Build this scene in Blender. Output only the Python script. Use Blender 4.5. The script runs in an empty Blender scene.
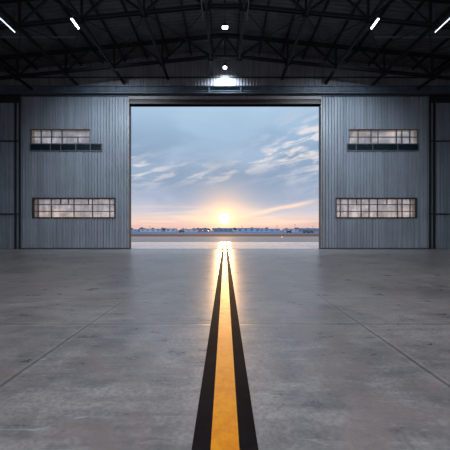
import bpy, bmesh, math, random
from mathutils import Vector, Matrix
R = random.Random(7)
S = bpy.context.scene
COL = S.collection
HZ, F, EYE = 230.0, 300.0, 1.6
def wx(px, D): return (px - 225.0) / F * D
def wz(py, D): return EYE + (HZ - py) / F * D

# ------------------------------------------------------------------ nodes
def lin(r, g, b):
    f = lambda c: (c/255/12.92) if c/255 <= .04045 else ((c/255+.055)/1.055)**2.4
    return (f(r), f(g), f(b), 1.0)
class E:
    """small expression wrapper around node sockets"""
    def __init__(s, nt, sock): s.nt, s.s = nt, sock
    def _m(s, op, *a):
        n = s.nt.nodes.new('ShaderNodeMath'); n.operation = op
        for i, v in enumerate((s,)+a):
            if isinstance(v, E): s.nt.links.new(v.s, n.inputs[i])
            else: n.inputs[i].default_value = v
        return E(s.nt, n.outputs[0])
    def __add__(s, o): return s._m('ADD', o)
    def __sub__(s, o): return s._m('SUBTRACT', o)
    def __mul__(s, o): return s._m('MULTIPLY', o)
    def __truediv__(s, o): return s._m('DIVIDE', o)
    __radd__ = __add__; __rmul__ = __mul__
    def abs(s): return s._m('ABSOLUTE')
    def min(s, o): return s._m('MINIMUM', o)
    def max(s, o): return s._m('MAXIMUM', o)
    def exp(s): return s._m('EXPONENT')
    def pow(s, o): return s._m('POWER', o)
    def map(s, a, b, c=0.0, d=1.0, smooth=True):
        n = s.nt.nodes.new('ShaderNodeMapRange')
        n.interpolation_type = 'SMOOTHSTEP' if smooth else 'LINEAR'
        s.nt.links.new(s.s, n.inputs[0])
        for i, v in enumerate((a, b, c, d)): n.inputs[i+1].default_value = v
        return E(s.nt, n.outputs[0])
def gauss(e, c, w):
    t = (e - c) / w
    return (t*t*-1.0).exp()
def vec(nt, x, y, z):
    n = nt.nodes.new('ShaderNodeCombineXYZ')
    for i, v in enumerate((x, y, z)):
        if isinstance(v, E): nt.links.new(v.s, n.inputs[i])
        else: n.inputs[i].default_value = v
    return n.outputs[0]
def noise(nt, v, scale, detail=5, rough=.55, dist=0):
    n = nt.nodes.new('ShaderNodeTexNoise'); n.inputs['Scale'].default_value = scale
    n.inputs['Detail'].default_value = detail; n.inputs['Roughness'].default_value = rough
    n.inputs['Distortion'].default_value = dist
    nt.links.new(v, n.inputs['Vector']); return E(nt, n.outputs['Fac'])
def ramp(nt, fac, stops, interp='LINEAR'):
    n = nt.nodes.new('ShaderNodeValToRGB'); n.color_ramp.interpolation = interp
    el = n.color_ramp.elements
    while len(el) < len(stops): el.new(0.5)
    for e, (p, c) in zip(el, stops): e.position = p; e.color = c
    nt.links.new(fac.s, n.inputs[0]); return n.outputs[0]
def mix(nt, fac, a, b, mode='MIX'):
    n = nt.nodes.new('ShaderNodeMix'); n.data_type = 'RGBA'; n.blend_type = mode
    if isinstance(fac, E): nt.links.new(fac.s, n.inputs[0])
    else: n.inputs[0].default_value = fac
    for i, v in ((6, a), (7, b)):
        if isinstance(v, tuple): n.inputs[i].default_value = v
        else: nt.links.new(v, n.inputs[i])
    return n.outputs[2]
def newmat(name):
    m = bpy.data.materials.new(name); m.use_nodes = True
    nt = m.node_tree; b = nt.nodes['Principled BSDF']
    tc = nt.nodes.new('ShaderNodeTexCoord')
    sp = nt.nodes.new('ShaderNodeSeparateXYZ'); nt.links.new(tc.outputs['Object'], sp.inputs[0])
    return m, nt, b, tc.outputs['Object'], [E(nt, o) for o in sp.outputs]
def setc(nt, b, sock):
    if isinstance(sock, tuple): b.inputs['Base Color'].default_value = sock
    else: nt.links.new(sock, b.inputs['Base Color'])
def bump(nt, b, h, strength, dist=.01):
    n = nt.nodes.new('ShaderNodeBump'); n.inputs['Strength'].default_value = strength
    n.inputs['Distance'].default_value = dist
    nt.links.new(h.s, n.inputs['Height']); nt.links.new(n.outputs[0], b.inputs['Normal'])
def paint(name, rgb, rough=.5, metal=0, var=.25, scale=3, spec=.5):
    m, nt, b, co, xyz = newmat(name)
    c = lin(*rgb); d = tuple(v*(1-var) for v in c[:3]) + (1,)
    n = noise(nt, co, scale)
    setc(nt, b, mix(nt, n.map(.35, .65), d, c))
    b.inputs['Roughness'].default_value = rough; b.inputs['Metallic'].default_value = metal
    b.inputs['Specular IOR Level'].default_value = spec
    return m
def emit(name, rgb, st):
    m, nt, b, co, xyz = newmat(name)
    b.inputs['Base Color'].default_value = (.8, .85, .9, 1)
    b.inputs['Emission Color'].default_value = lin(*rgb); b.inputs['Emission Strength'].default_value = st
    return m

# cladding: weathered sheet steel with faint vertical streaks
def cladding(name, rgb, rough=.45, var=.3, spec=.5):
    m, nt, b, co, (x, y, z) = newmat(name)
    c = lin(*rgb); d = tuple(v*(1-var) for v in c[:3]) + (1,)
    st = noise(nt, vec(nt, x*2.6, y, z*.05), 2.0, 3, .6)
    bl = noise(nt, vec(nt, x*.5, y, z*.5), 1.0, 5, .6)
    setc(nt, b, mix(nt, (st*.65 + bl*.35).map(.4, .62), d, c))
    b.inputs['Roughness'].default_value = rough; b.inputs['Specular IOR Level'].default_value = spec
    return m

M = {}
M['leaf'] = cladding('door cladding', (132, 138, 146), .42, .26)
M['leaf_body'] = paint('door frame steel', (58, 62, 68), .5)
M['leaf_edge'] = paint('door edge trim', (140, 128, 124), .45)
M['wing'] = cladding('wing cladding', (112, 120, 130), .5, .3)
M['gable'] = cladding('gable cladding', (128, 126, 130), .55, .25, .3)
M['roof'] = paint('roof sheet', (90, 89, 92), .6, 0, .3, 1.0, .25)
M['steel'] = paint('dark truss steel', (30, 30, 33), .55, 0, .3, 2, .3)
M['purlin'] = paint('purlin steel', (36, 36, 39), .6, 0, .3, 2, .3)
M['track'] = paint('track beam steel', (78, 88, 99), .4, 0, .3, 2)
M['black'] = paint('black steel', (24, 24, 26), .5)
M['pipe'] = paint('galvanised pipe', (110, 112, 116), .4, .2)
M['strip'] = paint('header strip', (128, 120, 116), .45)
M['soffit'] = paint('header soffit', (74, 62, 56), .5)
M['mullion'] = paint('window mullion', (78, 84, 90), .5)
M['reveal'] = paint('window reveal', (34, 37, 41), .5)
M['side'] = cladding('side cladding', (58, 62, 68), .6, .3, .3)
M['dark_glass'] = paint('dark louvre glass', (22, 34, 40), .18, 0, .3, 2)
M['lamp'] = emit('lamp lens', (225, 240, 255), 9)
M['tube'] = emit('tube lens', (215, 228, 255), 2.2)
M['floodlens'] = emit('flood lens', (225, 240, 255), 14)
M['track_floor'] = paint('floor track', (42, 42, 45), .5)

def frosted():
    m, nt, b, co, (x, y, z) = newmat('frosted window glazing')
    n1 = noise(nt, vec(nt, x*2.2, y, z*.35), 1.6, 4, .65)
    n2 = noise(nt, vec(nt, x*.9, y, z*1.3), 1.0, 3, .6)
    c = mix(nt, n1.map(.36, .64), lin(226, 224, 224), lin(255, 255, 255))
    c = mix(nt, n2.map(.4, .62), mix(nt, .45, c, lin(186, 190, 198)), c)
    t = nt.nodes.new('ShaderNodeBsdfTranslucent'); nt.links.new(c, t.inputs[0])
    g = nt.nodes.new('ShaderNodeBsdfGlossy'); g.inputs['Roughness'].default_value = .3
    tr_ = nt.nodes.new('ShaderNodeBsdfTransparent'); m0 = nt.nodes.new('ShaderNodeMixShader'); m0.inputs[0].default_value = .72
    nt.links.new(c, tr_.inputs[0]); nt.links.new(t.outputs[0], m0.inputs[1]); nt.links.new(tr_.outputs[0], m0.inputs[2]); t = m0
    ms = nt.nodes.new('ShaderNodeMixShader'); ms.inputs[0].default_value = .07
    nt.links.new(t.outputs[0], ms.inputs[1]); nt.links.new(g.outputs[0], ms.inputs[2])
    nt.links.new(ms.outputs[0], nt.nodes['Material Output'].inputs[0])
    return m
M['frosted'] = frosted()

def concrete(name, c1, c2, joints=True, rough=(.36, .6), bmp=.2):
    m, nt, b, co, (x, y, z) = newmat(name)
    big = noise(nt, co, .45, 6, .6, .6); mid = noise(nt, co, 2.2, 8, .7, .4); fine = noise(nt, co, 22, 4, .7)
    brush = noise(nt, vec(nt, x*.7, y*3.2, z), 1.4, 6, .65, .5)
    f = (big*.35 + mid*.35 + brush*.3).map(.40, .60)
    c = mix(nt, f, lin(*c1), lin(*c2))
    c = mix(nt, fine.map(.35, .7, .0, .5), c, tuple(v*.62 for v in lin(*c1)[:3]) + (1,))
    # sparse dark stains and brownish patches
    st = noise(nt, vec(nt, x+31, y*1.3+5, z), 3.1, 7, .75, .8)
    c = mix(nt, st.map(.58, .70, 0, .45), c, lin(84, 78, 76))
    st2 = noise(nt, vec(nt, x-11, y*1.1+2, z), .9, 6, .7, .8)
    c = mix(nt, st2.map(.48, .64, 0, .6), c, lin(146, 130, 122))
    sc = noise(nt, vec(nt, x*.6+4, y*5, z), 2.6, 5, .7, 1.5)
    c = mix(nt, sc.map(.60, .68, 0, .4), c, lin(206, 204, 204))
    r = (brush*.5 + mid*.5).map(.35, .65, rough[0], rough[1])
    h = fine*.25 + mid*.75
    if joints:
        d = None
        wob = noise(nt, co, 1.3, 2)*.03 - .015
        ax = x.abs()
        for k in (2.3, 6.9, 11.5, 16.1, 20.7):
            e = (ax + wob - k).abs(); d = e if d is None else d.min(e)
        for k in (1.2, 5.1, 7.0, 10.9, 15.0, 20.0, 30.0, 35.0):
            d = d.min((y + wob - k).abs()*.8)
        c = mix(nt, d.map(.006, .022, .55, 0), c, lin(60, 57, 56))
        c = mix(nt, ((d - .05).abs()).map(.0, .03, .10, 0), c, lin(215, 210, 206))
        h = h - d.map(.0, .03, 1.5, 0)
    setc(nt, b, c)
    nt.links.new(r.s, b.inputs['Roughness']); b.inputs['Specular IOR Level'].default_value = .75
    bump(nt, b, h, bmp, .008)
    return m
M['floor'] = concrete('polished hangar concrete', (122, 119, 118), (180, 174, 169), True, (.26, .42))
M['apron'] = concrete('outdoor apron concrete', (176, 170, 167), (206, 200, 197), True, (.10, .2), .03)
M['asphalt'] = concrete('taxiway asphalt', (112, 104, 106), (134, 126, 127), False, (.7, .85))
M['grass'] = paint('dry grass', (90, 70, 57), .95, 0, .3, .05, .1)
M['far'] = paint('haze tinted far concrete', (84, 104, 136), .95, 0, .2, .02, .1)  # blue of the distance haze is put into the ground colour
def linepaint(name, a, c, rough, spec):
    m, nt, b, co, (x, y, z) = newmat(name)
    b.inputs['Specular IOR Level'].default_value = spec
    n = noise(nt, co, 9, 8, .75); n2 = noise(nt, co, 1.1, 5, .7, .5)
    col = mix(nt, (n*.6+n2*.4).map(.38, .58), lin(*a), lin(*c))
    col = mix(nt, n.map(.62, .74, 0, .4), col, tuple(v*.45 for v in lin(*a)[:3]) + (1,))
    setc(nt, b, col)
    nt.links.new(n.map(.3, .7, rough-.06, rough+.08).s, b.inputs['Roughness'])
    bump(nt, b, n, .12, .004)
    return m
M['yellow'] = linepaint('yellow floor paint', (240, 138, 4), (255, 166, 12), .42, .45)
M['blackpaint'] = linepaint('black floor paint', (22, 20, 22), (34, 31, 33), .7, .03)

# ------------------------------------------------------------------ meshes
class MB:
    def __init__(s): s.v, s.f, s.m = [], [], []
    def box(s, x0, x1, y0, y1, z0, z1, mi=0):
        b = len(s.v)
        s.v += [(x, y, z) for x in (x0, x1) for y in (y0, y1) for z in (z0, z1)]
        for q in ((0,1,3,2), (4,6,7,5), (0,4,5,1), (2,3,7,6), (0,2,6,4), (1,5,7,3)):
            s.f.append(tuple(b+i for i in q)); s.m.append(mi)
        return s
    def bar(s, p, q, w, h, mi=0, up=(0, 0, 1)):
        p, q = Vector(p), Vector(q); d = (q-p).normalized(); u = Vector(up)
        if abs(d.dot(u)) > .98: u = Vector((0, 1, 0))
        a = d.cross(u).normalized()*w/2; c = a.cross(d).normalized()*h/2
        b = len(s.v)
        for e in (p, q):
            for sa, sc in ((-1,-1), (1,-1), (1,1), (-1,1)): s.v.append(tuple(e + a*sa + c*sc))
        for q_ in ((0,1,2,3), (7,6,5,4), (0,4,5,1), (1,5,6,2), (2,6,7,3), (3,7,4,0)):
            s.f.append(tuple(b+i for i in q_)); s.m.append(mi)
        return s
    def tube(s, p, q, r, n=10, r2=None, mi=0):
        p, q = Vector(p), Vector(q); d = (q-p).normalized()
        u = Vector((0,0,1)) if abs(d.z) < .9 else Vector((1,0,0))
        a = d.cross(u).normalized(); c = a.cross(d); b = len(s.v); r2 = r if r2 is None else r2
        for e, rr in ((p, r), (q, r2)):
            for k in range(n):
                t = 2*math.pi*k/n; s.v.append(tuple(e + (a*math.cos(t)+c*math.sin(t))*rr))
        for k in range(n):
            j = (k+1) % n; s.f.append((b+k, b+j, b+n+j, b+n+k)); s.m.append(mi)
        s.f.append(tuple(b+k for k in reversed(range(n)))); s.f.append(tuple(b+n+k for k in range(n))); s.m += [mi, mi]
        return s
    def ibeam(s, p, q, w, h, t=.03, mi=0):
        p, q = Vector(p), Vector(q); z = Vector((0,0,1))
        s.bar(p, q, t, h, mi); s.bar(p+z*(h/2-t/2), q+z*(h/2-t/2), w, t, mi); s.bar(p-z*(h/2-t/2), q-z*(h/2-t/2), w, t, mi)
        return s
    def quad(s, *pts, mi=0):
        b = len(s.v); s.v += [tuple(p) for p in pts]; s.f.append(tuple(range(b, b+len(pts)))); s.m.append(mi); return s
    def corr(s, x0, x1, z0, z1, y, pitch=.22, depth=.05, mi=0, ztop=None):
        """trapezoid ribs standing proud towards -Y on the plane y; ztop(x) may bend the top"""
        prof = [(0, 0), (.18, 0), (.30, -depth), (.52, -depth), (.64, 0), (1, 0)]
        k0 = math.floor(x0/pitch); xs = []
        k = k0
        while k*pitch < x1:
            for t, dy in prof[:-1]: xs.append(((k+t)*pitch, dy))
            k += 1
        def at(x):
            t = (x/pitch) % 1.0
            for (a, da), (b_, db) in zip(prof, prof[1:]):
                if a <= t <= b_: return da + (db-da)*(t-a)/(b_-a)
            return 0
        pts = [(x0, at(x0))] + [p for p in xs if x0+1e-4 < p[0] < x1-1e-4] + [(x1, at(x1))]
        b = len(s.v)
        for x, dy in pts:
            s.v.append((x, y+dy, z0)); s.v.append((x, y+dy, ztop(x) if ztop else z1))
        for i in range(len(pts)-1):
            a = b+2*i; s.f.append((a, a+2, a+3, a+1)); s.m.append(mi)
        return s
    def build(s, name, mats, parent=None, smooth=False, off=None):
        me = bpy.data.meshes.new(name)
        vs = s.v if off is None else [(x-off[0], y-off[1], z-off[2]) for x, y, z in s.v]
        me.from_pydata(vs, [], s.f)
        if not isinstance(mats, (list, tuple)): mats = [mats]
        for m in mats: me.materials.append(m)
        for p, mi in zip(me.polygons, s.m): p.material_index = mi; p.use_smooth = smooth
        bm = bmesh.new(); bm.from_mesh(me); bmesh.ops.recalc_face_normals(bm, faces=bm.faces); bm.to_mesh(me); bm.free()
        o = bpy.data.objects.new(name, me); COL.objects.link(o)
        if off is not None and parent is None: o.location = off
        if parent: o.parent = parent
        return o
def tag(o, label=None, cat=None, group=None, kind=None):
    if label: o['label'] = label
    if cat: o['category'] = cat
    if group: o['group'] = group
    if kind: o['kind'] = kind
    return o
def thing(name, loc, label, cat, group=None, kind=None):
    o = bpy.data.objects.new(name, None); COL.objects.link(o); o.location = loc
    o.empty_display_size = .2
    return tag(o, label, cat, group, kind)
ORD = ['first','second','third','fourth','fifth','sixth','seventh','eighth','ninth','tenth','eleventh','twelfth','thirteenth',
       'fourteenth','fifteenth','sixteenth','seventeenth','eighteenth','nineteenth','twentieth','twenty-first','twenty-second',
       'twenty-third','twenty-fourth','twenty-fifth','twenty-sixth','twenty-seventh','twenty-eighth','twenty-ninth','thirtieth']

# ------------------------------------------------------------------ the shell
D = 25.0; HW = 22.0; YB = -3.0
def zr(x): return 16.85 - .1*abs(x)
def structure(o, label, cat): return tag(o, label, cat, None, 'structure')

f = MB().box(-HW-.3, HW+.3, YB, 25.66, -.4, 0).build('floor', M['floor'])
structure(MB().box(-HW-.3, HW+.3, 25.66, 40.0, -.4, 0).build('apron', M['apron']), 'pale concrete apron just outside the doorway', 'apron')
structure(f, 'grey stained concrete floor inside the hangar', 'floor')
g = MB(); g.box(-400, 400, 40.0, 74, -.4, -.004); g = g.build('taxiway', M['asphalt'])
structure(g, 'grey asphalt taxiway crossing beyond the concrete apron', 'taxiway')
g = MB().box(-500, 500, 74, 118, -.4, .0).build('grass_verge', M['grass'])
structure(g, 'brown dry grass strip beyond the taxiway', 'grass')
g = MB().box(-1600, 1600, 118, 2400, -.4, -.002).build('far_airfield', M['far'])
structure(g, 'haze-blue distant airfield ground reaching the horizon', 'ground')
g = MB(); g.box(-400, -HW-.3, YB, 40, -.4, -.01); g.box(HW+.3, 400, YB, 40, -.4, -.01); g.box(-400, 400, -200, YB, -.4, -.01)
structure(g.build('outer_apron', M['asphalt']), 'asphalt apron around the hangar', 'ground')

# ceiling: ribbed roof sheets, ribs run down the slopes
rb = MB(); pitch = .34; prof = [(0, 0), (.45, 0), (.58, .05), (.86, .05)]
ys = []; y = YB
while y < D+.35:
    for t, h in prof: ys.append((y+t*pitch, h))
    y += pitch
for sgn in (-1, 1):
    b = len(rb.v)
    for yy, h in ys:
        rb.v.append((0, yy, zr(0)+h)); rb.v.append((sgn*HW, yy, zr(HW)+h))
    for i in range(len(ys)-1):
        a = b+2*i; rb.f.append((a, a+1, a+3, a+2)); rb.m.append(0)
rb.box(-HW-.2, 0, YB, D+.6, 0, 0)
rb.v = rb.v[:-8]; rb.f = rb.f[:-6]; rb.m = rb.m[:-6]
# weather skin above the ribs
b = len(rb.v)
for yy in (YB, D+.6):
    rb.v += [(-HW-.3, yy, zr(HW)+.1), (0, yy, zr(0)+.13), (HW+.3, yy, zr(HW)+.1)]
rb.f += [(b, b+1, b+4, b+3), (b+1, b+2, b+5, b+4)]; rb.m += [0, 0]
structure(rb.build('ceiling', M['roof']), 'dark ribbed metal roof sheets over the hangar', 'ceiling')

for nm, sg in (('wall_left', -1), ('wall_right', 1)):
    w = MB(); w.box(*sorted((sg*HW, sg*(HW+.25))), YB, D+.6, 0, zr(HW)+.05)
    structure(w.build(nm, M['side']), 'dark metal side wall on the %s of the hangar' % nm[5:], 'wall')

ZT = 12.77                                    # top of the door leaves
LX0, LX1 = 8.0, 17.0                          # leaf edges
w = MB()
w.corr(-HW, HW, 13.6, 0, 25.35, .26, .045, 0, zr)
w.quad((-HW, 25.5, 12.9), (HW, 25.5, 12.9), (HW, 25.5, zr(HW)), (0, 25.5, zr(0)), (-HW, 25.5, zr(HW)))
w.box(-HW, HW, 25.30, 25.36, wz(78, 25.3), wz(76.6, 25.3), 1)
w.box(-HW, HW, 25.28, 25.5, 13.50, 13.62, 1)
for sg in (-1, 1):
    x0, x1 = sorted((sg*17.12, sg*HW))
    w.corr(x0, x1, 0, 12.9, 25.42, .30, .05, 2)
    w.box(x0, x1, 25.46, 25.6, 0, 12.95, 2)
    for py in (141, 214): w.box(x0, x1, 25.28, 25.42, wz(py+.6, 25.3), wz(py-.6, 25.3), 1)
    w.box(*sorted((sg*17.62, sg*17.74)), 25.26, 25.42, 0, 12.6, 1)
    w.box(*sorted((sg*17.06, sg*17.28)), 25.12, 25.42, 0, 12.9, 1)
    w.box(x0, x1, 25.1, 25.42, 12.35, 12.9, 1)
w.box(-HW, HW, 25.62, 25.75, 12.8, 14, 0)
structure(w.build('wall_far', [M['gable'], M['black'], M['wing']]), 'dark corrugated end wall above and beside the big doors', 'wall')

# header and tracks
h = MB(); h.box(-LX0, LX0, 25.12, 25.66, 12.14, 12.80, 0)
h.box(-LX0, LX0, 25.0, 25.16, 12.50, 12.77, 1); h.box(-LX0, LX0, 25.02, 25.66, 12.14, 12.26, 2)
structure(h.build('trim_1', [M['black'], M['strip'], M['soffit']]), 'brown and black lintel along the top of the open doorway', 'lintel')
t = thing('door_track_beam', (0, 24.85, 12.85), 'long blue-grey steel track beam above both doors', 'beam')
bm = MB(); bm.box(-HW+.02, HW-.02, 24.78, 24.84, 12.92, 13.44); bm.build('web', M['track'], t, off=(0, 24.85, 12.85))
bm = MB(); bm.box(-HW+.02, HW-.02, 24.66, 24.98, 12.86, 12.93); bm.box(-HW+.02, HW-.02, 24.66, 25.05, 13.42, 13.48)
bm.box(-HW+.02, HW-.02, 24.72, 24.79, 13.05, 13.10)
bm.build('flange', M['track'], t, off=(0, 24.85, 12.85))
bm = MB(); bm.box(-HW+.02, HW-.02, 24.86, 25.2, 13.46, 13.58)
bm.build('cover_plate', M['black'], t, off=(0, 24.85, 12.85))
x = -19.5
while x < 21:
    bm = MB(); bm.box(x-.06, x+.06, 24.68, 24.78, 12.93, 13.42); bm.build('stiffener', M['track'], t, off=(0, 24.85, 12.85)); x += 2.6
tr = MB(); tr.box(-HW+.02, -LX0+.1, 24.93, 25.66, -.01, .012); tr.box(LX0-.1, HW-.02, 24.93, 25.66, -.01, .012)
tr.box(-LX0+.1, LX0-.1, 25.2, 25.28, -.01, .006); tr.box(-LX0+.1, LX0-.1, 25.42, 25.48, -.01, .006)
structure(tr.build('trim_2', M['track_floor']), 'dark steel floor track under the sliding doors', 'floor track')

# ------------------------------------------------------------------ the door leaves
def leaf(sg, name, label, wins, seam_px):
    x0, x1 = sorted((sg*LX0, sg*LX1)); off = ((x0+x1)/2, 25.3, 0)
    root = thing(name, off, label, 'sliding door', None, 'structure')
    Y0, Y1 = 25.08, 25.60
    rects = []
    for (a, b_, c, d, *_r) in wins: rects.append((wx(a, 25), wx(b_, 25), wz(d, 25), wz(c, 25)))
    def tiles():
        zs = sorted({0.03, ZT} | {r[2] for r in rects} | {r[3] for r in rects})
        for za, zb in zip(zs, zs[1:]):
            zm = (za+zb)/2; cuts = sorted((r[0], r[1]) for r in rects if r[2] < zm < r[3])
            cur = x0
            for a, b_ in cuts: yield cur, a, za, zb; cur = b_
            yield cur, x1, za, zb
    c = MB(); bd = MB()
    for a, b_, za, zb in tiles():
        c.corr(a, b_, za, zb, Y0-.005, .245, .085)
        bd.box(a, b_, Y0, Y1, za, zb)
    bd.build('door_body', M['leaf_body'], root, off=off)
    c.build('cladding', M['leaf'], root, off=off)
    e = MB(); xi = sg*LX0
    e.box(*sorted((xi, xi+sg*.09)), 25.0, 25.09, .02, ZT, 0)
    e.build('edge_trim', M['leaf_edge'], root, off=off)
    e = MB(); e.box(*sorted((sg*LX1, sg*(LX1-.12))), 24.99, 25.08, .02, ZT); e.build('side_rail', M['wing'], root, off=off); e = MB(); e.box(x0, x1, 24.985, 25.08, .02, .12)
    e.box(x0, x1, 24.98, 25.08, ZT-.05, ZT+.03)
    e.build('edge_rail', M['leaf_body'], root, off=off)
    s = MB(); sx = wx(seam_px, 25)
    segs = [(.12, ZT-.06)]
    for r in rects:
        if r[0]-.1 < sx < r[1]+.1:
            segs = [q for (a, b_) in segs for q in (((a, r[2]), (r[3], b_)) if a < r[2] and b_ > r[3] else ((a, b_),))]
    for a, b_ in segs: s.box(sx-.07, sx+.0, 25.0, 25.05, a, b_)
    s.build('seam_strip', M['wing'], root, off=off)
    n = 3
    for k in range(n):                     # door hangers riding in the track
        hx = x0 + (x1-x0)*(k+.5)/n
        hb = MB(); hb.box(hx-.2, hx+.2, 25.12, 25.4, ZT, ZT+.1); hb.build('hanger', M['black'], root, off=off)
    for r, (a, b_, c_, d, rows, cols, dark) in zip(rects, wins):  # lower bands have the heavier dark frame
        ax, bx, za, zb = r
        fr = MB(); t = .11 if len(rows) == 4 else .04
        # reveal lining and frame
        fr.box(ax, ax+t, 25.0, Y1, za, zb); fr.box(bx-t, bx, 25.0, Y1, za, zb)
        fr.box(ax+t, bx-t, 25.0, Y1, za, za+t); fr.box(ax+t, bx-t, 25.0, Y1, zb-t, zb)
        win = fr.build('window', M['reveal'] if len(rows) == 4 else M['mullion'], root, off=off)
        mu = MB(); yg = 25.17 if not dark else 25.05
        zrows = [wz(q, 25) for q in rows]
        for q in zrows[1:-1]: mu.box(ax+t, bx-t, yg-.04, yg+.04, q-.035, q+.035)
        zd = zrows[-2] if dark else za
        for q in cols:
            if isinstance(q, tuple): q, ra, rb_ = q; z0_, z1_ = wz(rb_, 25), wz(ra, 25)
            else: z0_, z1_ = zd, zb-t
            X = wx(q, 25); mu.box(X-.04, X+.04, yg-.035, yg+.045, z0_, z1_)
        if dark:
            for q in dark[1]:
                X = wx(q, 25); mu.box(X-.035, X+.035, yg-.035, yg+.03, za+t, zd)
            mu.box(ax-.02, bx+.02, 24.97, 25.09, za-.02, za+.05)
        mu.build('mullion', M['mullion'], win, off=(0, 0, 0)).location = (-0, 0, 0)
        win.children[0].matrix_parent_inverse = Matrix.Identity(4)
        for v in win.children[0].data.vertices: v.co -= Vector(off)
        pa = MB(); pa.box(ax+t, bx-t, yg+.0, yg+.012, zd if dark else za+t, zb-t)
        if dark:
            l0, l1 = wx(dark[0][0], 25), wx(dark[0][1], 25)
            pa = MB(); pa.box(max(ax+t, l0), min(bx-t, l1), yg, yg+.012, zd, zb-t)
        pa.build('pane', M['frosted'], win, off=off)
        if dark:
            dk = MB(); dk.box(ax+t, bx-t, yg, yg+.05, za+t, zd)
            tag(dk.build('dark_pane', M['dark_glass'], win, off=off), 'dark lower row of panes')
    return root
# window: x0, x1, y0, y1 (traced extents turned to metres), row lines, column lines, dark row
UL = (30, 90, 129, 143.8, [129, 136.5, 143.8], [40, 50.5, 61, (77, 136.5, 143.8)], None)
LL = (32, 115.4, 197.6, 218.4, [197.6, 204.4, 211.3, 218.4],
      [37, 50.3, (59.6, 197.6, 204.4), (67.5, 197.6, 204.4), 73, (87.5, 197.6, 204.4), 91.5, 109], None)
UR = (349, 418.6, 129, 143.8, [129, 136.5, 143.8], [359, 372, 379, 397.5, 403, 411], None)
LR = (335.4, 417.4, 197.6, 218.4, [197.6, 204.4, 211.3, 218.4],
      [341, 349, (357.5, 197.6, 204.4), 362, 370, 378.4, (388, 197.6, 204.4), 398.5, 403.2, 411.3], None)
DL = (30, 102, 143.8, 150.6, [143.8, 150.6], [], ((0, 0), [50.5, 61, 76, 90.5]))
DR = (346.6, 418.6, 143.8, 150.6, [143.8, 150.6], [], ((0, 0), [356, 372.5, 397.5]))
def merge(u, d):  # the upper window sits directly on its dark louvre row
    return [u, d]
def leaf2(sg, name, label, up, dk, lo, seam):
    root = leaf(sg, name, label, [up, lo], seam)
    return root
# dark rows are handled as their own framed openings
def fit(root, sg, d):
    a, b_, c_, dd, _, _, (_, cols) = d
    off = Vector(root.location)
    ax, bx, za, zb = wx(a, 25), wx(b_, 25), wz(dd, 25), wz(c_, 25)
    fr = MB(); fr.box(ax, bx, 24.96, 25.09, za-.05, za+.03); fr.box(ax, bx, 24.95, 25.09, zb-.05, zb+.02)
    fr.box(ax, ax+.06, 24.95, 25.09, za, zb); fr.box(bx-.06, bx, 24.95, 25.09, za, zb)
    for q in cols:
        X = wx(q, 25); fr.box(X-.035, X+.035, 24.955, 25.04, za, zb)
    w_ = fr.build('louvre_window', M['mullion'], root, off=off)
    p = MB(); p.box(ax+.05, bx-.05, 24.975, 25.03, za, zb)
    tag(p.build('dark_pane', M['dark_glass'], w_, off=off), 'dark glass row below the lit panes')
dl = leaf2(-1, 'door_1', 'left grey corrugated sliding hangar door with two window bands', UL, DL, LL, 91)
dr = leaf2(1, 'door_2', 'right grey corrugated sliding hangar door with two window bands', UR, DR, LR, 345)
fit(dl, -1, DL); fit(dr, 1, DR)

# ------------------------------------------------------------------ floor line
t = thing('floor_line', (0, 17.5, 0), 'yellow centre line with black borders painted down the floor', 'floor marking')
ym = MB().box(-.105, .105, YB+.1, 40.0, -.002, .004).build('yellow_stripe', M['yellow'], t, off=(0, 17.5, 0))
for a, b_ in ((-.243, -.105), (.105, .243)):
    MB().box(a, b_, YB+.1, 40.0, -.002, .0035).build('black_border', M['blackpaint'], t, off=(0, 17.5, 0))

# ------------------------------------------------------------------ roof structure
NODES = [1.1 + 3.7*k for k in range(6)]
def zb(x): return 14.86 - .1*max(0, abs(x)-1.1)
def truss(Y, label):
    root = thing('roof_truss', (0, Y, zb(0)), label, 'roof truss', 'roof trusses')
    off = (0, Y, zb(0))
    def part(nm, p, q, w_, h_): MB().bar(p, q, w_, h_).build(nm, M['steel'], root, off=off)
    XE = HW-.05
    bc = MB()
    for s_ in (-.1, .1):
        bc.bar((-1.1, Y+s_, zb(0)), (1.1, Y+s_, zb(0)), .06, .16)
        for sg in (-1, 1): bc.bar((sg*1.1, Y+s_, zb(1.1)), (sg*XE, Y+s_, zb(XE)), .06, .16)
    bc.build('bottom_chord', M['steel'], root, off=off)
    tcd = MB()
    for sg in (-1, 1):
        for s_ in (-.1, .1): tcd.bar((0, Y+s_, zr(0)-.32), (sg*XE, Y+s_, zr(XE)-.32), .07, .2)
    tcd.build('top_chord', M['steel'], root, off=off)
    part('post', (0, Y, zb(0)), (0, Y, zr(0)-.35), .1, .1)
    for sg in (-1, 1):
        part('diagonal', (sg*1.1, Y, zb(1.1)), (0, Y, zr(0)-.35), .1, .1)
        for k, n in enumerate(NODES):
            part('post', (sg*n, Y, zb(n)), (sg*n, Y, zr(n)-.35), .12, .12)
            if n+1.85 < XE: part('diagonal', (sg*n, Y, zb(n)), (sg*(n+1.85), Y, zr(n+1.85)-.35), .12, .12)
            if n > 2: part('diagonal', (sg*n, Y, zb(n)), (sg*(n-1.85), Y, zr(n-1.85)-.35), .12, .12)
            MB().box(sg*n-.2, sg*n+.2, Y-.04, Y+.04, zb(n)-.3, zb(n)+.15).build('gusset_plate', M['steel'], root, off=off)
    return root
truss(23.0, 'dark steel roof truss nearest the end wall, close above the doors')
truss(17.8, 'dark steel roof truss farther from the end wall, at top of view')

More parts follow.
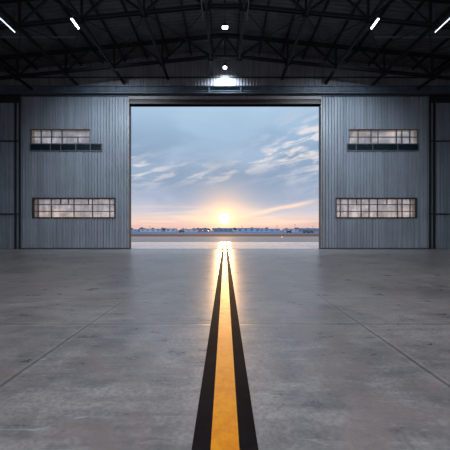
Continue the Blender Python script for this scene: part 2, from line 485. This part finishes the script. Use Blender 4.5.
# purlins run from truss to truss under the roof sheets
px_ = [1.0 + 1.85*k for k in range(12)]
for sg, sd in ((-1, 'left'), (1, 'right')):
    for k, X in enumerate(px_):
        if X > 19: continue
        m = MB().ibeam((sg*X, YB+.1, zr(X)-.11), (sg*X, D+.3, zr(X)-.11), .1, .2, .02)
        o = m.build('roof_purlin', M['purlin'], off=(sg*X, 11, zr(X)-.11))
        tag(o, 'dark steel roof purlin, %s to the %s of the ridge' % (ORD[k], sd), 'purlin', 'roof purlins')
# longitudinal ties on the bottom chords
for sg, sd in ((-1, 'left'), (1, 'right')):
    for k, n in enumerate(NODES[:5]):
        z = zb(n)-.16
        o = MB().ibeam((sg*n, 8, z), (sg*n, D+.28, z), .16, .16, .025).build('tie_beam', M['steel'], off=(sg*n, 17.8, z))
        tag(o, 'steel tie beam under the truss chords, %s %s of the centre' % (ORD[k], sd), 'beam', 'tie beams between the trusses')
# diagonal bracing rods between the trusses
for sg, sd in ((-1, 'left'), (1, 'right')):
    for k in range(4):
        a, b_ = NODES[k], NODES[k+1]
        off = (sg*(a+b_)/2, 20.4, zb((a+b_)/2))
        root = thing('cross_brace', off, 'crossed thin bracing rods under the roof, %s bay %s of centre' % (ORD[k], sd), 'bracing', 'cross braces between the trusses')
        for p, q, dz_ in ((a, b_, .02), (b_, a, .09)):
            MB().tube((sg*p, 17.95, zb(p)+dz_), (sg*q, 22.85, zb(q)+dz_), .03, 6).build('rod', M['steel'], root, off=off)
for sg, sd in ((-1, 'left'), (1, 'right')):
    off = (sg*15.5, 19.8, 14.33)
    root = thing('service_pipe', off, 'thin pale level pipe running sideways under the %s roof' % sd, 'pipe', 'pipes under the roof')
    MB().tube((sg*9.8, 19.8, 14.33), (sg*(HW-.02), 19.8, 14.33), .04, 8).build('pipe', M['pipe'], root, off=off)
    for xh in (10.25, 13.95, 17.65, 21.35):
        MB().tube((sg*xh, 19.8, 14.36), (sg*xh, 19.8, zr(xh)-.2), .012, 6).build('hanger', M['black'], root, off=off)
    zz = zb(1.1)-.28
    o = MB().tube((sg*1.35, 9, zz), (sg*1.35, 18.6, zz), .03, 8).build('conduit', M['pipe'], off=(sg*1.35, 16, zz))
    tag(o, 'thin conduit running towards the doors just %s of centre' % sd, 'conduit', 'conduits under the roof')

# ------------------------------------------------------------------ lamps
def tube_lamp(X, Ya, Yb, z, w_, label, mat, zhang):
    off = (X, (Ya+Yb)/2, z)
    root = thing('strip_lamp', off, label, 'lamp', 'strip lamps under the roof')
    h_ = MB(); h_.box(X-w_/2-.03, X+w_/2+.03, Ya-.04, Yb+.04, z+.03, z+.12); h_.build('housing', M['black'], root, off=off)
    MB().tube((X, Ya, z), (X, Yb, z), w_/2, 10).build('light_tube', mat, root, off=off)
    for y_ in (Ya+.1, Yb-.1): MB().tube((X, y_, z+.1), (X, y_, zhang), .015, 6).build('hanger', M['black'], root, off=off)
    return root
tube_lamp(-8.72, 17.05, 17.85, 13.6, .10, 'bright bluish strip lamp under the roof, upper left', M['lamp'], 13.97)
tube_lamp(8.72, 17.05, 17.85, 13.6, .10, 'bright bluish strip lamp under the roof, upper right', M['lamp'], 13.97)
tube_lamp(-12.75, 16.5, 18.2, 13.6, .06, 'long thin dim tube lamp at the far left edge', M['tube'], 15.0)
tube_lamp(12.75, 16.5, 18.2, 13.6, .06, 'long thin dim tube lamp at the far right edge', M['tube'], 15.0)
# pendant flood over the centre line
off = (0, 18.1, 13.85); root = thing('pendant_lamp', off, 'small square white lamp hanging above the centre line', 'lamp')
hb = MB(); hb.box(-.2, .2, 18.0, 18.2, 13.84, 13.96); hb.tube((0, 18.1, 13.98), (0, 18.1, 14.12), .12, 10, .05); hb.build('housing', M['black'], root, off=off)
MB().box(-.17, .17, 18.0, 18.18, 13.78, 13.84).build('light_panel', M['lamp'], root, off=off)
MB().tube((0, 18.1, 14.1), (0, 18.1, 16.5), .02, 6).build('hanger', M['black'], root, off=off)
# wall flood washing the gable over the doorway
zl = 14.78; off = (0, 24.3, zl); root = thing('wall_floodlight', off, 'bright floodlight hanging in front of the wall above the doorway', 'lamp')
hb = MB(); hb.tube((0, 24.3, zl+.02), (0, 24.3, zl+.32), .17, 14, .07); hb.build('lamp_shade', M['black'], root, off=off)
MB().tube((0, 24.3, zl-.08), (0, 24.3, zl+.02), .13, 14, .15).build('lamp_lens', M['floodlens'], root, off=off)
MB().tube((0, 24.3, zl+.3), (0, 24.3, 16.7), .02, 6).build('hanger', M['black'], root, off=off)

def lamp(kind, name, loc, rot, energy, color, **kw):
    l = bpy.data.lights.new(name, kind); l.energy = energy; l.color = color
    for k, v in kw.items(): setattr(l, k, v)
    o = bpy.data.objects.new(name, l); COL.objects.link(o); o.location = loc; o.rotation_euler = rot
    return o
BL = (.72, .86, 1.0)
lamp('SPOT', 'flood_beam', (0, 24.3, zl-.12), (math.radians(22), 0, 0), 2300, BL, spot_size=math.radians(150), spot_blend=.9, shadow_soft_size=.1)
for X in (-8.72, 8.72):
    lamp('SPOT', 'strip_beam', (X, 17.45, 13.48), (math.radians(52), 0, 0), 4500, BL, spot_size=math.radians(102), spot_blend=1, shadow_soft_size=.2)

# ------------------------------------------------------------------ far airfield
def houses():
    specs = []
    rr = random.Random(3)
    x = -118
    while x < 118:
        w_ = rr.uniform(9, 22); specs.append((x+w_/2, w_, rr.uniform(1.9, 3.1), rr.uniform(270, 330), rr.random())); x += w_ + rr.uniform(.5, 7)
    return specs
M['bld'] = [paint('haze tinted pale cladding', (112, 146, 180), .5), paint('haze tinted whitish cladding', (150, 166, 184), .5), paint('haze tinted slate cladding', (88, 112, 142), .5)]  # bluish tint in the cladding stands in for distance haze
M['bldroof'] = paint('haze tinted grey roof', (92, 108, 130), .6)  # roof colour carries the same painted haze tint
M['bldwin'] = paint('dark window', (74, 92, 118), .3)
hs = houses()
nl = [h_ for h_ in hs if h_[0] < 0]; nr = [h_ for h_ in hs if h_[0] >= 0]
kinds = ['pale haze-blue', 'hazy white', 'slate haze-blue']
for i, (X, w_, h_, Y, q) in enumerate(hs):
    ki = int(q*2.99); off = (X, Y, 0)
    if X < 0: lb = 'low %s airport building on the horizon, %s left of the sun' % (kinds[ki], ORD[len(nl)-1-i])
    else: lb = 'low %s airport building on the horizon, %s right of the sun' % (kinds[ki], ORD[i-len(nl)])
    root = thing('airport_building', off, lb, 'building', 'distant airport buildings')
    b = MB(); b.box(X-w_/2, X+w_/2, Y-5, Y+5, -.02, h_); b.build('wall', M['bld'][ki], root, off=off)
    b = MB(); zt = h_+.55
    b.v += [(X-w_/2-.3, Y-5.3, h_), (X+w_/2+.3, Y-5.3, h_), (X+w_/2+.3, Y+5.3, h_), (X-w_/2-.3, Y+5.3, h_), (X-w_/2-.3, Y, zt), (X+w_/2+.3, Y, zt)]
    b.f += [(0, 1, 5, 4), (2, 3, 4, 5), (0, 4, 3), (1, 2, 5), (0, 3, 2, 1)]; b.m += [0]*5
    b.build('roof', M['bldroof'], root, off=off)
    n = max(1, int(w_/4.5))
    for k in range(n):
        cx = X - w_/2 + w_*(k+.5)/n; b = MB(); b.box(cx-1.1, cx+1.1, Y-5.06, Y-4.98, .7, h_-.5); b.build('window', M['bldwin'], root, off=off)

# treeline
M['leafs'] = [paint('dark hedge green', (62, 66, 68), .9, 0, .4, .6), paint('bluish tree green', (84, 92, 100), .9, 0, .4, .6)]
M['bark'] = paint('bark', (60, 50, 44), .9)
def crown(rr, w_, h_):
    bm_ = bmesh.new()
    for k in range(5):
        s_ = rr.uniform(.5, 1.0)*w_*.45
        mt = Matrix.Translation((rr.uniform(-.32, .32)*w_, rr.uniform(-.3, .3)*w_, h_*rr.uniform(.42, .72))) @ Matrix.Diagonal((s_, s_, h_*rr.uniform(.2, .32), 1))
        r_ = bmesh.ops.create_icosphere(bm_, subdivisions=2, radius=1, matrix=mt)
        for v in r_['verts']: v.co += Vector((rr.uniform(-1, 1), rr.uniform(-1, 1), rr.uniform(-1, 1)))*.07*w_
    me = bpy.data.meshes.new('crown'); bm_.to_mesh(me); bm_.free(); return me
rr = random.Random(11)
crowns = [crown(rr, 6, 5.4) for _ in range(4)]
for i, me in enumerate(crowns): me.materials.append(M['leafs'][i % 2])
trunk = MB().tube((0, 0, -.05), (0, 0, 2.6), .3, 6, .2).build('tmp', M['bark']); tme = trunk.data; bpy.data.objects.remove(trunk)
xs_ = [-205 + 8.2*i + rr.uniform(-1, 1) for i in range(50)]
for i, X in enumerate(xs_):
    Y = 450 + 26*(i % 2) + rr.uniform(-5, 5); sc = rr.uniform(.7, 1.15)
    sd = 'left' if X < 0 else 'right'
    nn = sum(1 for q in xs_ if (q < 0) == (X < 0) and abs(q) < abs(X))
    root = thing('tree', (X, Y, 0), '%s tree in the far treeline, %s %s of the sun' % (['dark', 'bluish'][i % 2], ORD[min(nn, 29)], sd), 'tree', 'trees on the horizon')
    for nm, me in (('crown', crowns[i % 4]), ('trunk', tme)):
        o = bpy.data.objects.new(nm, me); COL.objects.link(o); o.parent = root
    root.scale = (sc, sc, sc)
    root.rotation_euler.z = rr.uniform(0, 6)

# light masts
for i, (pxm, hm) in enumerate(((242, 5.5), (277, 6.5), (295, 7.6), (313, 5.6), (150, 5.2))):
    Y = 350; X = wx(pxm, Y); off = (X, Y, 0)
    root = thing('light_mast', off, 'thin light mast on the horizon, %s' % (['nearest the right side of the sun', 'second right of the sun', 'third right of the sun, tallest', 'near the right door edge', 'near the left door edge'][i]), 'light mast', 'light masts on the airfield')
    MB().tube((X, Y, -.05), (X, Y, hm), .16, 6, .1).build('pole', M['steel'], root, off=off)
    MB().box(X-.9, X+.9, Y-.15, Y+.15, hm, hm+.3).build('lamp_head', M['steel'], root, off=off)

# vehicles parked far off
M['glassd'] = paint('vehicle glass', (30, 36, 44), .15)
M['tyre'] = paint('tyre', (22, 22, 22), .8)
def vehicle(pxm, Y, L, H, rgb, label, van=True):
    X = wx(pxm, Y); off = (X, Y, 0); root = thing('van' if van else 'car', off, label, 'van' if van else 'car')
    m = paint('vehicle paint', rgb, .35)
    b = MB(); W = 1.9
    pr = [(-.5, .3), (.5, .3), (.5, .95*H/2+.05), (.38, .62*H if van else .6*H), (.27, H), (-.5 if van else -.3, H), (-.5, .6*H)]
    n = len(pr)
    for yy in (Y-W/2, Y+W/2):
        for a, z in pr: b.v.append((X+a*L, yy, z))
    for i in range(n):
        j = (i+1) % n; b.f.append((i, j, n+j, n+i)); b.m.append(0)
    b.f += [tuple(range(n)), tuple(range(2*n-1, n-1, -1))]; b.m += [0, 0]
    b.build('body', m, root, off=off)
    MB().box(X-.25*L, X+.28*L, Y-W/2-.03, Y+W/2+.03, .66*H, .88*H).build('side_windows', M['glassd'], root, off=off)
    for a in (-.3, .3):
        for yy in (Y-W/2-.05, Y+W/2-.2):
            MB().tube((X+a*L, yy, .33), (X+a*L, yy+.25, .33), .34, 12).build('wheel', M['tyre'], root, off=off)
vehicle(182, 190, 3.6, 1.55, (60, 68, 84), 'dark van parked on the far airfield left of the sun')
vehicle(201, 205, 3.2, 1.35, (170, 96, 84), 'small reddish car on the far airfield left of the sun', False)
vehicle(207, 212, 3.2, 1.3, (120, 110, 112), 'small grey car just right of the reddish car', False)
vehicle(289, 170, 2.8, 1.3, (40, 44, 52), 'dark car on the far airfield right of the sun', False)
vehicle(306, 160, 3.3, 1.5, (46, 84, 80), 'dark green van near the right door edge', True)
vehicle(311, 166, 2.6, 1.35, (52, 74, 78), 'dark teal car right beside the green van', False)
# red taxiway marker
Y = 60; X = wx(282, Y); off = (X, Y, 0)
root = thing('runway_marker', off, 'small red marker light at the taxiway edge right of the sun', 'marker light')
MB().tube((X, Y, -.01), (X, Y, .1), .08, 8).build('base', M['black'], root, off=off)
MB().tube((X, Y, .1), (X, Y, .3), .12, 10, .06).build('lens', emit('red lens', (255, 70, 60), .8), root, off=off)

# ------------------------------------------------------------------ sky and sun
SUN_EL = math.atan((HZ-218.5)/F); SUN_AZ = math.atan((224.5-225)/F)
w = bpy.data.worlds.new('sky'); S.world = w; w.use_nodes = True
nt = w.node_tree; bg = nt.nodes['Background']
tc = nt.nodes.new('ShaderNodeTexCoord'); sp = nt.nodes.new('ShaderNodeSeparateXYZ')
nt.links.new(tc.outputs['Generated'], sp.inputs[0])
dx, dy, dz = [E(nt, o) for o in sp.outputs]
az = dx._m('ARCTAN2', dy); el = dz._m('ARCSINE')
K = 1.1
base = ramp(nt, el.map(0, .5, 0, 1, False), [
    (0.0, lin(226, 180, 172)), (.03, lin(240, 200, 182)), (.065, lin(240, 212, 198)), (.115, lin(206, 200, 208)),
    (.20, lin(176, 184, 204)), (.36, lin(158, 176, 200)), (.60, lin(158, 184, 210)), (.80, lin(172, 198, 222)), (1.0, lin(164, 192, 218))])
# soft slate cloud deck
v1 = vec(nt, az*2.2, el*5.5, dy*.3)
n1 = noise(nt, v1, 1.6, 5, .5, .3)
deck = n1.map(.36, .62) * gauss(el, .20, .13)
c = mix(nt, deck*.7, base, lin(124, 148, 176))
# broken bright clouds: a band that climbs to the right
line = el - (az*.9).max(0.0)*.42 - .185
v2 = vec(nt, az*11 - el*12.0, el*34 - az*4, dy)
n2 = noise(nt, v2, 1.3, 6, .55, .25)
band = gauss(line, 0, .036)
right = az.map(.06, .3)
lump = n2.map(.45, .62) * band * (right*.7 + .6) + n2.map(.42, .62)*gauss(el, .24, .09)*az.map(.04, .30)*.9
lump = lump + n2.map(.42, .62)*gauss(el, .19, .06)*(az*-1.0).map(.17, .33)*.55
c = mix(nt, lump.min(1.0)*.72, c, lin(236, 226, 224))
# low warm streaks
n3 = noise(nt, vec(nt, az*3, el*34, dy), 1.4, 5, .55, .4)
low = gauss(el, .045, .03)
c = mix(nt, n3.map(.42, .66)*low*.55, c, lin(255, 226, 196))
c = mix(nt, n3.map(.60, .40)*gauss(el, .02, .018)*.4, c, lin(206, 166, 172))
# the long contrail-like streak leaving the sun to the right
sl = el - az*.20 - .034
stk = gauss(sl + (noise(nt, vec(nt, az*4, el*3, dy), 2, 3)*.016 - .008), 0, .0065) * az.map(.02, .08) * az.map(.34, .22)
c = mix(nt, stk*.85, c, lin(255, 222, 200))
# sun: disc and aureole
sd = Vector((math.sin(SUN_AZ)*math.cos(SUN_EL), math.cos(SUN_AZ)*math.cos(SUN_EL), math.sin(SUN_EL)))
dot = dx*sd.x + dy*sd.y + dz*sd.z
ang = dot.min(1.0)._m('ARCCOSINE')
def colmul(colr, e):
    n = nt.nodes.new('ShaderNodeVectorMath'); n.operation = 'SCALE'
    n.inputs[0].default_value = colr[:3]; nt.links.new(e.s, n.inputs['Scale']); return n.outputs[0]
def addc(a, b_):
    n = nt.nodes.new('ShaderNodeVectorMath'); n.operation = 'ADD'; nt.links.new(a, n.inputs[0]); nt.links.new(b_, n.inputs[1]); return n.outputs[0]
warm = (ang*ang*-1.0/(.08*.08)).exp()*.5
c = mix(nt, warm, c, lin(255, 196, 140))
c = addc(c, colmul((1.0, .62, .28), (ang*-1.0/.045).exp()*1.0))
c = addc(c, colmul((6.0, 5.0, 3.2), ang.map(.021, .005)))
# the eastern half of the sky, behind the camera, raised well above dusk brightness to fill the interior
REAR_FILL = 3.2
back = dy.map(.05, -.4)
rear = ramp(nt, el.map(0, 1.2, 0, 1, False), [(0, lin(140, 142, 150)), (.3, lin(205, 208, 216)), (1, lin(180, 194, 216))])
rs = nt.nodes.new('ShaderNodeVectorMath'); rs.operation = 'SCALE'; nt.links.new(rear, rs.inputs[0]); rs.inputs['Scale'].default_value = REAR_FILL
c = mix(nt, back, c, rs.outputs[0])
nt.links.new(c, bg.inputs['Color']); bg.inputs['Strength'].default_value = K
w.cycles.sampling_method = 'AUTOMATIC' if hasattr(w.cycles, 'sampling_method') else None

sun = lamp('SUN', 'sun', (0, 60, 8), (0, 0, 0), 1.3, (1.0, .56, .24), angle=math.radians(1.5))
sun.rotation_euler = (-sd).to_track_quat('-Z', 'Y').to_euler()

# ------------------------------------------------------------------ camera
cam = bpy.data.cameras.new('camera'); co = bpy.data.objects.new('camera', cam); COL.objects.link(co)
co.location = (0, 0, EYE); co.rotation_euler = (math.radians(90), 0, 0)
cam.sensor_width = 36; cam.lens = 24; cam.shift_y = 5/450; cam.clip_end = 5000; cam.clip_start = .05
S.camera = co
S.view_settings.view_transform = 'Standard'; S.view_settings.look = 'None'
S.view_settings.exposure = 0; S.view_settings.gamma = 1; S.view_settings.use_curve_mapping = False
